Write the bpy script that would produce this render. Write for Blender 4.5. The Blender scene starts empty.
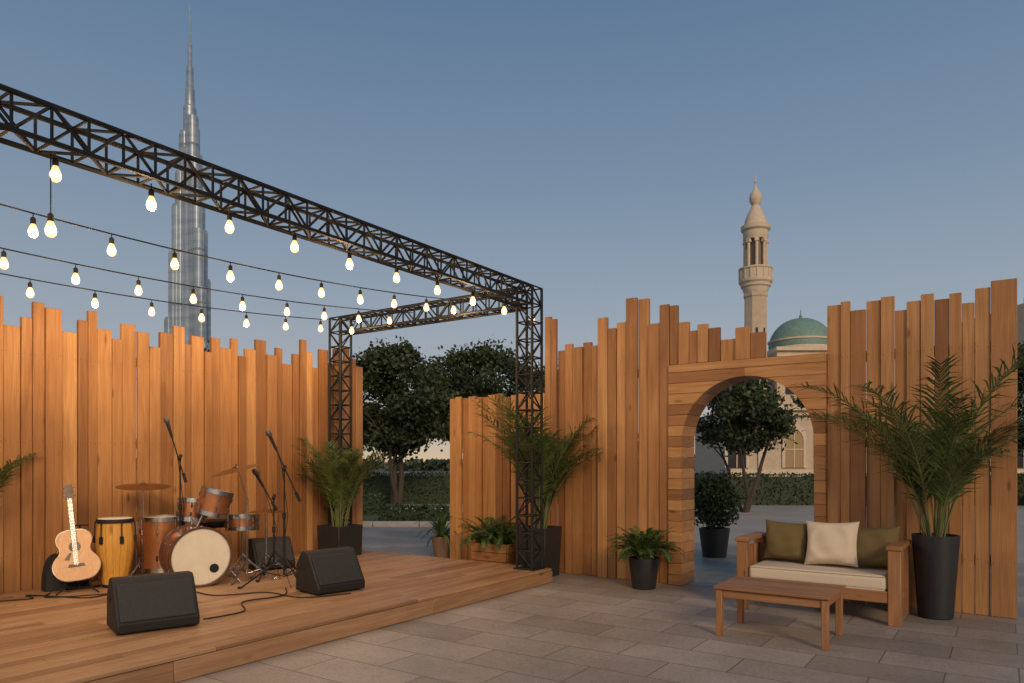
import bpy, math, random
from mathutils import Vector, Matrix
R=random.Random(7)
rad=math.radians
scene=bpy.context.scene
scene.view_settings.view_transform='Standard'
scene.view_settings.look='None'
scene.view_settings.exposure=0
# ------------------------------------------------ site frame (u along b, v along a)
TH=math.atan2(-.563,.826)
BX=Vector((math.cos(TH),math.sin(TH),0)); AX=Vector((-math.sin(TH),math.cos(TH),0))
C0=Vector((.46,8.33,0))
def W(u,v,z=0): return C0+BX*u+AX*v+Vector((0,0,z))
DK=.17
# ------------------------------------------------ mesh builder
class B:
    def __init__(s): s.v=[];s.f=[];s.c=[]
    def add(s,vs,fs,c=None):
        o=len(s.v); s.v+=[tuple(v) for v in vs]; s.f+=[tuple(i+o for i in f) for f in fs]
        s.c+=[c or (.5,.5,.5)]*len(fs)
    def box(s,c,size,M=None,col=None):
        x,y,z=[a/2 for a in size]; c=Vector(c)
        vs=[Vector((i*x,j*y,k*z)) for i in(-1,1) for j in(-1,1) for k in(-1,1)]
        vs=[(M@v if M else v)+c for v in vs]
        s.add(vs,[(0,1,3,2),(4,6,7,5),(0,4,5,1),(2,3,7,6),(0,2,6,4),(1,5,7,3)],col)
    def tube(s,p0,p1,r0,r1=None,n=10,col=None):
        p0=Vector(p0);p1=Vector(p1); r1=r0 if r1 is None else r1
        d=(p1-p0).normalized(); u=d.orthogonal().normalized(); w=d.cross(u)
        vs=[]
        for p,r in((p0,r0),(p1,r1)):
            for i in range(n):
                a=2*math.pi*i/n; vs.append(p+(u*math.cos(a)+w*math.sin(a))*r)
        fs=[(i,(i+1)%n,n+(i+1)%n,n+i) for i in range(n)]
        fs+=[tuple(range(n-1,-1,-1)),tuple(range(n,2*n))]
        s.add(vs,fs,col)
    def path(s,pts,r,n=6,col=None):
        pts=[Vector(p) for p in pts]; rs=r if isinstance(r,(list,tuple)) else [r]*len(pts)
        vs=[];u=None
        for i,p in enumerate(pts):
            d=(pts[min(i+1,len(pts)-1)]-pts[max(i-1,0)]).normalized()
            u=d.orthogonal().normalized() if u is None else (u-d*u.dot(d)).normalized()
            w=d.cross(u)
            for k in range(n):
                a=2*math.pi*k/n; vs.append(p+(u*math.cos(a)+w*math.sin(a))*rs[i])
        fs=[]
        for i in range(len(pts)-1):
            for k in range(n): fs.append((i*n+k,i*n+(k+1)%n,(i+1)*n+(k+1)%n,(i+1)*n+k))
        fs.append(tuple(range(n-1,-1,-1))); L=(len(pts)-1)*n; fs.append(tuple(range(L,L+n)))
        s.add(vs,fs,col)
    def lathe(s,prof,M=None,n=28,col=None):
        vs=[];fs=[]
        for r,z in prof:
            for i in range(n):
                a=2*math.pi*i/n; vs.append(Vector((r*math.cos(a),r*math.sin(a),z)))
        for j in range(len(prof)-1):
            for i in range(n): fs.append((j*n+i,j*n+(i+1)%n,(j+1)*n+(i+1)%n,(j+1)*n+i))
        if prof[0][0]>1e-5: fs.append(tuple(range(n-1,-1,-1)))
        if prof[-1][0]>1e-5: L=(len(prof)-1)*n; fs.append(tuple(range(L,L+n)))
        if M: vs=[M@v for v in vs]
        s.add(vs,fs,col)
    def prism(s,poly,y0,y1,M=None,col=None):
        n=len(poly)
        vs=[Vector((x,y0,z)) for x,z in poly]+[Vector((x,y1,z)) for x,z in poly]
        if M: vs=[M@v for v in vs]
        fs=[tuple(range(n)),tuple(range(2*n-1,n-1,-1))]
        fs+=[(i,n+i,n+(i+1)%n,(i+1)%n) for i in range(n)]
        s.add(vs,fs,col)
def rc(): return (R.random(),R.random(),R.random())
def mkobj(name,b,mat,loc=(0,0,0),rz=0,parent=None,bevel=0,smooth=True,segs=1):
    me=bpy.data.meshes.new(name); me.from_pydata(b.v,[],b.f); 
    at=me.attributes.new('rnd','FLOAT_COLOR','FACE')
    flat=[]
    for c in b.c: flat+= [c[0],c[1],c[2],1]
    at.data.foreach_set('color',flat)
    if smooth:
        me.polygons.foreach_set('use_smooth',[True]*len(me.polygons))
        me.set_sharp_from_angle(angle=rad(32))
    me.materials.append(mat)
    ob=bpy.data.objects.new(name,me); bpy.context.collection.objects.link(ob)
    ob.location=loc; ob.rotation_euler=(0,0,rz)
    if parent: ob.parent=parent
    if bevel:
        m=ob.modifiers.new('Bevel','BEVEL'); m.width=bevel; m.segments=segs; m.limit_method='ANGLE'; m.angle_limit=rad(40)
    return ob
def group(name,loc=(0,0,0),rz=0):
    e=bpy.data.objects.new(name,None); e.empty_display_size=.2
    bpy.context.collection.objects.link(e); e.location=loc; e.rotation_euler=(0,0,rz); return e
# ------------------------------------------------ materials
class N:
    def __init__(s,name):
        s.m=bpy.data.materials.new(name); s.m.use_nodes=True; s.nt=s.m.node_tree
        s.p=s.nt.nodes['Principled BSDF']
    def n(s,t,**k):
        x=s.nt.nodes.new(t)
        for a,b in k.items():
            if a.startswith('_'): setattr(x,a[1:],b)
            else: x.inputs[a.replace('__',' ')].default_value=b
        return x
    def l(s,a,b): s.nt.links.new(a,b)
    def ramp(s,fac,stops):
        r=s.nt.nodes.new('ShaderNodeValToRGB'); e=r.color_ramp.elements
        while len(e)<len(stops): e.new(.5)
        for i,(p,c) in enumerate(stops):
            e[i].position=p; e[i].color=(*c,1) if len(c)==3 else c
        s.l(fac,r.inputs[0]); return r.outputs[0]
    def mix(s,mode,f,a,b):
        x=s.nt.nodes.new('ShaderNodeMix'); x.data_type='RGBA'; x.blend_type=mode
        for sock,val in((x.inputs[0],f),(x.inputs[6],a),(x.inputs[7],b)):
            if hasattr(val,'links'): s.l(val,sock)
            else: sock.default_value=val if isinstance(val,float) else (*val,1)
        return x.outputs[2]
    def bump(s,h,st,d=.01):
        x=s.n('ShaderNodeBump',Strength=st,Distance=d); s.l(h,x.inputs['Height']); s.l(x.outputs[0],s.p.inputs['Normal'])
def simple(name,col,rough=.5,metal=0,var=.12,scale=12,bump=.1,coat=0,spec=.5):
    k=N(name); tc=k.n('ShaderNodeTexCoord'); no=k.n('ShaderNodeTexNoise',Scale=float(scale),Detail=6.0)
    k.l(tc.outputs['Object'],no.inputs['Vector'])
    c=k.ramp(no.outputs['Fac'],[(.3,tuple(x*(1-var) for x in col)),(.7,tuple(min(1,x*(1+var)) for x in col))])
    k.l(c,k.p.inputs['Base Color'])
    rr=k.ramp(no.outputs['Fac'],[(.3,(rough*.85,)*3),(.75,(min(1,rough*1.2),)*3)]); k.l(rr,k.p.inputs['Roughness'])
    k.p.inputs['Metallic'].default_value=metal; k.p.inputs['Coat Weight'].default_value=coat
    k.p.inputs['Specular IOR Level'].default_value=spec
    if bump: k.bump(no.outputs['Fac'],bump,.004)
    return k.m
def wood(name,axis,dark,light,rough=.55,grain=1.0,hv=.35):
    k=N(name); tc=k.n('ShaderNodeTexCoord'); at=k.n('ShaderNodeAttribute',_attribute_name='rnd')
    sc=k.n('ShaderNodeVectorMath',_operation='SCALE',Scale=37.0); k.l(at.outputs['Color'],sc.inputs[0])
    ad=k.n('ShaderNodeVectorMath',_operation='ADD'); k.l(tc.outputs['Object'],ad.inputs[0]); k.l(sc.outputs[0],ad.inputs[1])
    mp=k.n('ShaderNodeMapping'); s=[14.0*grain]*3; s[axis]=.9*grain; mp.inputs['Scale'].default_value=s
    k.l(ad.outputs[0],mp.inputs[0])
    n1=k.n('ShaderNodeTexNoise',Scale=1.0,Detail=7.0,Roughness=.62,Distortion=.9); k.l(mp.outputs[0],n1.inputs['Vector'])
    mp2=k.n('ShaderNodeMapping'); s=[120.0*grain]*3; s[axis]=2.5*grain; mp2.inputs['Scale'].default_value=s
    k.l(ad.outputs[0],mp2.inputs[0])
    n2=k.n('ShaderNodeTexNoise',Scale=1.0,Detail=3.0); k.l(mp2.outputs[0],n2.inputs['Vector'])
    base=k.ramp(n1.outputs['Fac'],[(.25,dark),(.75,light)])
    fine=k.ramp(n2.outputs['Fac'],[(.3,(.82,.80,.78)),(.6,(1.03,1.03,1.03))])
    c=k.mix('MULTIPLY',1.0,base,fine)
    sep=k.n('ShaderNodeSeparateColor'); k.l(at.outputs['Color'],sep.inputs[0])
    tone=k.ramp(sep.outputs[0],[(0,(1-hv*1.1,1-hv*1.3,1-hv*1.4)),(.45,(.97,.93,.90)),(1,(1+hv*.4,1+hv*.55,1+hv*.7))])
    c=k.mix('MULTIPLY',1.0,c,tone)
    mp3=k.n('ShaderNodeMapping'); s=[5.0*grain]*3; s[axis]=1.7*grain; mp3.inputs['Scale'].default_value=s
    k.l(ad.outputs[0],mp3.inputs[0])
    vo=k.n('ShaderNodeTexVoronoi',Scale=1.0); k.l(mp3.outputs[0],vo.inputs['Vector'])
    kn=k.ramp(vo.outputs['Distance'],[(.04,(.35,.28,.22)),(.12,(1,1,1))])
    c=k.mix('MULTIPLY',.8,c,kn)
    n3=k.n('ShaderNodeTexNoise',Scale=1.3,Detail=4.0); k.l(tc.outputs['Object'],n3.inputs['Vector'])
    we=k.ramp(n3.outputs['Fac'],[(.3,(.80,.77,.74)),(.65,(1,1,1))]); c=k.mix('MULTIPLY',1.0,c,we)
    k.l(c,k.p.inputs['Base Color'])
    rr=k.ramp(n1.outputs['Fac'],[(.3,(rough*1.2,)*3),(.7,(rough*.85,)*3)]); k.l(rr,k.p.inputs['Roughness'])
    mx=k.n('ShaderNodeMath',_operation='ADD'); k.l(n1.outputs['Fac'],mx.inputs[0]); k.l(n2.outputs['Fac'],mx.inputs[1])
    k.bump(mx.outputs[0],.35,.004); return k.m
CD=(.36,.165,.058); CL=(.55,.29,.112)
M_WV=wood('cedar_vertical',2,CD,CL,hv=.38)
M_WX=wood('cedar_along_x',0,CD,CL)
M_DECK=wood('deck_boards',1,(.33,.185,.095),(.52,.32,.175),rough=.45,hv=.28)
M_FUR=wood('teak_furniture',0,(.28,.13,.055),(.45,.235,.11),rough=.45,grain=1.6,hv=.15)
M_FURZ=wood('teak_furniture_upright',2,(.28,.13,.055),(.45,.235,.11),rough=.45,grain=1.6,hv=.15)
M_BLK=simple('black_steel',(.012,.012,.013),.62,.0,spec=.35)
M_PLAS=simple('black_speaker_cabinet',(.012,.012,.013),.6,bump=.5,scale=180)
M_POT=simple('charcoal_planter',(.018,.019,.022),.5,scale=30)
M_POTC=simple('clay_planter',(.17,.10,.07),.8)
M_CHR=simple('chrome',(.45,.45,.46),.25,1.0,bump=0)
M_SCREW=simple('screw_heads',(.10,.085,.07),.5,.7,bump=0)
M_CYM=simple('bronze_cymbal',(.30,.17,.07),.35,1.0,bump=.1,scale=60)
M_HEAD=simple('drum_head',(.72,.66,.54),.55,var=.05)
M_COP=simple('copper_drum_shell',(.36,.14,.055),.28,.55,var=.3,scale=5,coat=.5)
M_HOOP=simple('drum_hoop',(.10,.045,.025),.3,coat=.5)
M_CONGA=wood('conga_staves',2,(.70,.36,.06),(.85,.48,.11),rough=.3,hv=.12)
M_SPRUCE=wood('guitar_top',2,(.60,.30,.10),(.74,.42,.16),rough=.25,grain=3,hv=.05)
M_ROSE=simple('dark_rosewood',(.06,.025,.015),.4)
M_CREAM=simple('cream_fabric',(.66,.57,.45),.95,scale=250,bump=.5,var=.08,spec=.1)
M_OLIVE=simple('olive_fabric',(.16,.12,.055),.95,scale=250,bump=.6,var=.15,spec=.1)
M_SOIL=simple('soil',(.03,.02,.015),.95,bump=.8,scale=60)
M_STONE=simple('cream_stone',(.58,.46,.34),.85,scale=3,var=.1)
M_STONE2=simple('cream_stone_trim',(.68,.56,.43),.8,scale=3,var=.08)
M_DOME=simple('green_dome_tiles',(.19,.31,.275),.65,scale=4,var=.15)
M_GLASSD=simple('dark_window',(.02,.022,.028),.15,bump=0)
M_CABLE=simple('rubber_cable',(.012,.012,.012),.5,bump=0)
def leafmat(name,dark,light,rough=.5,tr=.15):
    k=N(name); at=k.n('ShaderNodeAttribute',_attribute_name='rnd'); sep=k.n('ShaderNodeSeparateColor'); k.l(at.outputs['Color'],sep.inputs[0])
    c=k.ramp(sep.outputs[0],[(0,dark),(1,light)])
    tc=k.n('ShaderNodeTexCoord'); no=k.n('ShaderNodeTexNoise',Scale=9.0,Detail=4.0); k.l(tc.outputs['Object'],no.inputs['Vector'])
    t=k.ramp(no.outputs['Fac'],[(.3,(.7,.72,.7)),(.7,(1.2,1.15,1.0))]); c=k.mix('MULTIPLY',1.0,c,t)
    k.l(c,k.p.inputs['Base Color']); k.p.inputs['Roughness'].default_value=rough
    if tr:
        td=k.n('ShaderNodeBsdfTranslucent'); k.l(c,td.inputs[0]); ms=k.n('ShaderNodeMixShader',Fac=tr)
        k.l(k.p.outputs[0],ms.inputs[1]); k.l(td.outputs[0],ms.inputs[2]); k.l(ms.outputs[0],k.nt.nodes['Material Output'].inputs[0])
    return k.m
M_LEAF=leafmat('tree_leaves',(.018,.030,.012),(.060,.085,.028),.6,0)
M_HEDGE=leafmat('hedge_leaves',(.018,.035,.012),(.06,.10,.03),.6,0)
M_PALM=leafmat('palm_leaflets',(.045,.085,.025),(.15,.20,.06),.5,.25)
M_FERN=leafmat('fern_leaves',(.03,.075,.02),(.10,.18,.04),.5,.2)
M_BARK=simple('bark',(.07,.05,.038),.9,scale=20,bump=.9,var=.3)
M_STEM=simple('palm_stem',(.12,.14,.05),.5,scale=20)
def paving():
    k=N('stone_paving'); tc=k.n('ShaderNodeTexCoord')
    br=k.n('ShaderNodeTexBrick',Scale=1.0,_offset=.5); br.inputs['Brick Width'].default_value=.8; br.inputs['Row Height'].default_value=.4
    br.inputs['Mortar Size'].default_value=.005; br.inputs['Mortar Smooth'].default_value=.15
    br.inputs['Color1'].default_value=(0,0,0,1); br.inputs['Color2'].default_value=(1,1,1,1); br.inputs['Mortar'].default_value=(.5,.5,.5,1)
    k.l(tc.outputs['Object'],br.inputs['Vector'])
    tile=k.ramp(br.outputs['Color'],[(0,(.29,.255,.225)),(.5,(.355,.31,.275)),(1,(.41,.36,.32))])
    n1=k.n('ShaderNodeTexNoise',Scale=1.1,Detail=8.0,Roughness=.65); k.l(tc.outputs['Object'],n1.inputs['Vector'])
    st=k.ramp(n1.outputs['Fac'],[(.3,(.76,.75,.74)),(.65,(1.05,1.04,1.03))]); c=k.mix('MULTIPLY',1.0,tile,st)
    n2=k.n('ShaderNodeTexNoise',Scale=55.0,Detail=5.0); k.l(tc.outputs['Object'],n2.inputs['Vector'])
    sp=k.ramp(n2.outputs['Fac'],[(.35,(.84,.84,.84)),(.62,(1.07,1.07,1.07))]); c=k.mix('MULTIPLY',1.0,c,sp)
    c=k.mix('MIX',br.outputs['Fac'],c,(.14,.12,.105)); k.l(c,k.p.inputs['Base Color'])
    rr=k.ramp(n1.outputs['Fac'],[(.3,(.36,)*3),(.7,(.62,)*3)]); k.l(rr,k.p.inputs['Roughness'])
    ma=k.n('ShaderNodeMath',_operation='MULTIPLY_ADD'); ma.inputs[1].default_value=-1.0; k.l(br.outputs['Fac'],ma.inputs[0])
    m2=k.n('ShaderNodeMath',_operation='MULTIPLY'); m2.inputs[1].default_value=.2; k.l(n2.outputs['Fac'],m2.inputs[0]); k.l(m2.outputs[0],ma.inputs[2])
    k.bump(ma.outputs[0],.6,.004); return k.m
M_PAVE=paving()
M_GROUND=simple('city_ground',(.16,.14,.12),.95,scale=.05,var=.2)
M_ROAD=simple('pale_walkway',(.38,.34,.30),.85,scale=.8,var=.12)
M_LAWN=simple('lawn_grass',(.07,.11,.03),.95,scale=3,var=.35,bump=.6)
M_KERB=simple('concrete_kerb',(.40,.37,.34),.85,scale=6)
def sheet(name,x0,x1,y0,y1,z,mat,loc=(0,0,0),rz=0):
    b=B(); b.add([(x0,y0,z),(x1,y0,z),(x1,y1,z),(x0,y1,z)],[(0,1,2,3)]); return mkobj(name,b,mat,loc,rz,smooth=False)
sheet('ground',-4000,4000,-4000,4000,0,M_GROUND)
sheet('paving',-14,14,-12,5,.008,M_PAVE,C0,TH)
sheet('walkway',-30,40,8,24,.004,M_ROAD)
sheet('lawn',-40,-1.2,15.6,20.0,.012,M_LAWN)
sheet('lawn',6.5,60,24.5,46,.012,M_LAWN)
sheet('lawn',-60,3,24.8,60,.012,M_LAWN)
for x0,x1,y in((-40,-1.2,15.55),(-40,-1.2,20.05)):
    b=B(); x=x0
    while x<x1: b.box((x+.5,y,.06),(.99,.12,.12)); x+=1.0
    mkobj('kerb',b,M_KERB,bevel=.01)
# ------------------------------------------------ plank walls
SC=B()
def plank(b,x0,x1,z0,z1,y,axis,th=.045,sz=(.5,1.6,2.45)):
    j=R.uniform(-.024,.024); g=.004
    if axis=='u': b.box(((x0+x1)/2,y+j+th/2,(z0+z1)/2),(x1-x0-g,th,z1-z0),col=rc())
    else: b.box((y-j-th/2,(x0+x1)/2,(z0+z1)/2),(th,x1-x0-g,z1-z0),col=rc())
    for z in sz:
        if z<z0+.05 or z>z1-.05: continue
        for q in(x0+.022,x1-.022):
            zz=z+R.uniform(-.012,.012)
            if axis=='u': SC.tube((q,y+j-.0012,zz),(q,y+j+.004,zz),.0042,n=7)
            else: SC.tube((y-j+.0012,q,zz),(y-j-.004,q,zz),.0042,n=7)
g=group('plank_arch_wall',W(-.5,.663),TH)
pl=[(0,.09,3.24),(.09,.177,3.2),(.177,.285,2.80),(.285,.393,2.87),(.393,.534,2.82),(.534,.65,2.87),(.65,.755,2.82),(.755,.889,3.14),(.889,1.0,3.0),(1.0,1.126,3.06),
(1.126,1.27,3.33),(1.27,1.406,3.31),(1.406,1.553,3.0),(1.553,1.67,3.2)]
b=B()
for x0,x1,h in pl: plank(b,x0,x1,.01,h,0,'u')
for x0,x1,h in [(1.67,1.77,3.18),(1.77,1.9,2.98),(1.9,2.0,2.87),(2.0,2.12,2.93),(2.12,2.25,2.88),(2.25,2.42,2.74),(2.42,2.58,2.85),(2.58,2.74,2.78)]:
    plank(b,x0,x1,2.505,h,0,'u')
pr=[(3.34,3.47,2.98),(3.47,3.56,3.0),(3.56,3.7,2.90),(3.7,3.83,2.98),(3.83,3.95,3.0),(3.95,4.05,2.86),(4.05,4.17,2.93),(4.17,4.28,2.98),(4.28,4.4,2.92),(4.4,4.5,2.96),(4.5,4.6,2.86),(4.6,4.72,2.98),(4.72,4.92,3.03)]
for x0,x1,h in pr: plank(b,x0,x1,.01,h,0,'u')
mkobj('planks',b,M_WV,parent=g,bevel=.004)
mkobj('screws',SC,M_SCREW,parent=g); SC=B()
b=B()
for z in(.5,1.6,2.45):
    b.box((.82,.097,z),(1.6,.045,.1),col=rc()); b.box((4.13,.097,z),(1.5,.045,.1),col=rc())
mkobj('back_rails',b,M_WX,parent=g)
b=B(); xl,xr,cx,cr,zs,ht=1.672,3.338,2.53,.70,1.62,2.5
def cw(z): return cr if z<=zs else math.sqrt(max(0,cr*cr-(z-zs)**2))
z=.010; n=0
while z<ht-.01:
    z1=min(ht,z+.118+(.004 if n%2 else 0)); apex=zs+cr; zz0=z+.0015; zz1=z1-.0015
    dj=R.uniform(-.004,.004)
    if zz0>=apex: b.prism([(xl,zz0),(xr,zz0),(xr,zz1),(xl,zz1)],-.05+dj,.36,col=rc())
    else:
        for sgn,xe in((-1,xl),(1,xr)):
            top=min(zz1,apex); k=8 if z1>zs else 1
            cur=[(cx+sgn*cw(zz0+(top-zz0)*i/k),zz0+(top-zz0)*i/k) for i in range(k+1)]
            if zz1>apex: cur.append((cx,zz1))
            poly=[(xe,zz0)]+cur+[(xe,zz1)]
            if sgn>0: poly=poly[::-1]
            b.prism(poly,-.05+dj,.36,col=rc())
    z=z1; n+=1
mkobj('arch_portal',b,M_WX,parent=g,bevel=.003)
g=group('low_plank_fence',W(-.5,.663),TH); b=B(); x=-1.56
while x<-.02:
    w=R.uniform(.09,.13); x1=min(x+w,-.008); plank(b,x,x1,.01,2.28+R.choice([0,.0,.02,-.02,.03]),.02,'u',sz=(.5,1.9)); x=x1
mkobj('planks',b,M_WV,parent=g,bevel=.004)
mkobj('screws',SC,M_SCREW,parent=g); SC=B()
b=B(); b.box((-.78,.115,.5),(1.5,.045,.1),col=rc()); b.box((-.78,.115,1.9),(1.5,.045,.1),col=rc()); mkobj('back_rails',b,M_WX,parent=g)
g=group('stage_backdrop_plank_wall',C0,TH); b=B(); v=.42; i=0
hs=[2.78,2.9,3.05,2.85,2.98,2.8,2.95,2.7,2.88,3.02,2.82,2.72,2.9,2.76,2.95,2.84,2.7,2.92,2.8,2.86,2.72,2.9,2.78,2.98,2.83,2.7,2.8,2.9,2.72,2.82,2.96,2.86,2.74,2.9,2.98,2.8,2.72,2.94,2.86,3.0,2.78,2.72,2.84,2.96,2.9,3.0,2.8,2.74,2.95,2.9,2.85,3.0,3.02]
while v>-7.3:
    w=R.uniform(.09,.165); plank(b,v-w,v,.01,hs[i%len(hs)]+R.uniform(-.03,.03),-3.5,'v'); v-=w; i+=1
mkobj('planks',b,M_WV,parent=g,bevel=.004)
mkobj('screws',SC,M_SCREW,parent=g); SC=B()
b=B()
for z in(.5,1.6,2.5): b.box((-3.615,-3.4,z),(.045,7.6,.1),col=rc())
mkobj('back_rails',b,M_DECK,parent=g)
# ------------------------------------------------ stage
g=group('wooden_stage',C0,TH); b=B(); u=-3.46; 
while u<-.03:
    w=.118; u1=min(u+w,0); vv=0.0
    cuts=[0]; vv=0-R.uniform(.8,2.4)
    while vv>-7.4: cuts.append(vv); vv-=R.uniform(1.8,2.6)
    cuts.append(-7.5)
    for a,c in zip(cuts,cuts[1:]):
        b.box(((u+u1)/2,(a+c)/2,DK-.0125+R.uniform(-.001,.001)),(u1-u-.007,abs(a-c)-.004,.025),col=rc())
    u=u1
mkobj('deck_boards',b,M_DECK,parent=g,bevel=.003)
b=B(); v=0
for z0,z1 in((.012,.143),):
    a=0
    for c in(-2.1,-4.6,-7.5): b.box((.0,(a+c)/2,(z0+z1)/2),(.022,abs(a-c)-.004,z1-z0),col=rc()); a=c
mkobj('fascia_front',b,M_DECK,parent=g,bevel=.003)
b=B(); b.box((-1.75,-.008,.075),(3.42,.022,.135),col=rc()); mkobj('fascia_side',b,M_WX,parent=g)
b=B()
for u in(-.1,-1.2,-2.3,-3.4): b.box((u,-3.75,.075),(.05,7.4,.12))
mkobj('joists',b,M_BLK,parent=g)
# ------------------------------------------------ truss
def truss(b,p0,p1,w=.205,bay=.2,r=.017):
    p0=Vector(p0);p1=Vector(p1); d=(p1-p0); L=d.length; d.normalize()
    s1=Vector((1,0,0)) if abs(d.x)<.5 else Vector((0,1,0)); s2=d.cross(s1).normalized()
    cs=[s1*a*w/2+s2*c*w/2 for a,c in((-1,-1),(1,-1),(1,1),(-1,1))]
    for c in cs: b.tube(p0+c,p1+c,r,n=8)
    n=max(1,round(L/bay)); st=L/n
    for k in range(n+1):
        q=p0+d*st*k
        for i in range(4):
            b.tube(q+cs[i],q+cs[(i+1)%4],r*.55,n=5)
            if k<n:
                q2=q+d*st
                if (k+i)%2: b.tube(q+cs[i],q2+cs[(i+1)%4],r*.6,n=5)
                else: b.tube(q+cs[(i+1)%4],q2+cs[i],r*.6,n=5)
g=group('lighting_truss_frame',C0,TH); ZT=3.295; TU=-.198;TV=-.171;TU2=-3.345; TN=-7.25
b=B(); truss(b,(TU,TV-.11,ZT),(TU,TN,ZT)); mkobj('front_beam',b,M_BLK,parent=g)
b=B(); truss(b,(TU-.11,TV,ZT),(TU2+.11,TV,ZT)); mkobj('cross_beam',b,M_BLK,parent=g)
b=B(); truss(b,(TU-.11,TN,ZT),(TU2,TN,ZT)); mkobj('cross_beam',b,M_BLK,parent=g)
for nm,u,v in(('leg_1',TU,TV),('leg_2',TU2,TV),('leg_3',TU,TN),('leg_4',TU2,TN)):
    b=B(); truss(b,(u,v,DK+.012),(u,v,ZT+.11)); b.box((u,v,DK+.006),(.28,.26,.01)); mkobj(nm,b,M_BLK,parent=g)
# ------------------------------------------------ string lights
k=N('warm_bulb_glass'); k.p.inputs['Base Color'].default_value=(1,.8,.5,1)
at=k.n('ShaderNodeAttribute',_attribute_name='rnd'); k.l(at.outputs['Color'],k.p.inputs['Emission Color']); k.p.inputs['Emission Strength'].default_value=2.6; M_BULB=k.m
bulbpos=[]
def bulb(bs,bb,p,drop=.05,fb=None):
    x,y,z=p
    M=Matrix.Translation((x,y,z-drop))
    bs.tube((x,y,z),(x,y,z-drop),.004,n=5)
    bs.lathe([(.010,.0),(.017,-.008),(.017,-.042),(.013,-.046)],M,n=10)
    P=[(.012,-.044),(.017,-.056),(.027,-.08),(.031,-.100),(.0265,-.122),(.013,-.135),(0,-.138)]
    cols=[(.62,.24,.05),(.85,.42,.12),(1,.70,.34),(1,.74,.38),(1,.56,.2),(.9,.42,.12)]
    n=14
    for i in range(6):
        vs=[M@Vector((r*math.cos(2*math.pi*j/n),r*math.sin(2*math.pi*j/n),zz)) for r,zz in P[i:i+2] for j in range(n)]
        bb.add(vs,[(j,(j+1)%n,n+(j+1)%n,n+j) for j in range(n)],cols[i])
    bulbpos.append((x,y,z-drop-.09))
def sag(z0,z1,s,t): return z0+(z1-z0)*t-4*s*t*(1-t)
for u,z0,z1,s,d0,dd in((-1.1,3.37,3.2,.2,.27,.505),(-2.0,3.33,3.15,.2,.42,.53),(-2.8,3.3,3.15,.2,.30,.54)):
    g=group('string_lights',C0,TH); bs=B();bb=B(); L=TN-TV
    pts=[(u,TV+L*i/40,sag(z0,z1,s,i/40)) for i in range(41)]
    bs.path(pts,.006,n=5)
    d=d0
    while d<7:
        t=d/7.08; bulb(bs,bb,(u,TV+L*t,sag(z0,z1,s,t)),.02+R.uniform(0,.012)); d+=dd+R.uniform(-.02,.02)
    mkobj('cord_and_sockets',bs,M_BLK,parent=g); mkobj('bulbs',bb,M_BULB,parent=g)
g=group('string_lights',C0,TH); bs=B();bb=B(); d=-.06
while d<7: bulb(bs,bb,(TU,TV-d,ZT-.11),.03+R.uniform(0,.012)); d+=.565
bulb(bs,bb,(TU,TV-5.05,ZT-.13),.34)
mkobj('cord_and_sockets',bs,M_BLK,parent=g); mkobj('bulbs',bb,M_BULB,parent=g)
for i,(u,v,z) in enumerate(bulbpos):
    if i%3: continue
    l=bpy.data.lights.new('bulb_glow','POINT'); l.energy=16.0; l.color=(1,.64,.30); l.shadow_soft_size=.05
    o=bpy.data.objects.new('bulb_glow',l); bpy.context.collection.objects.link(o); o.location=W(u,v,z-.12)
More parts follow.
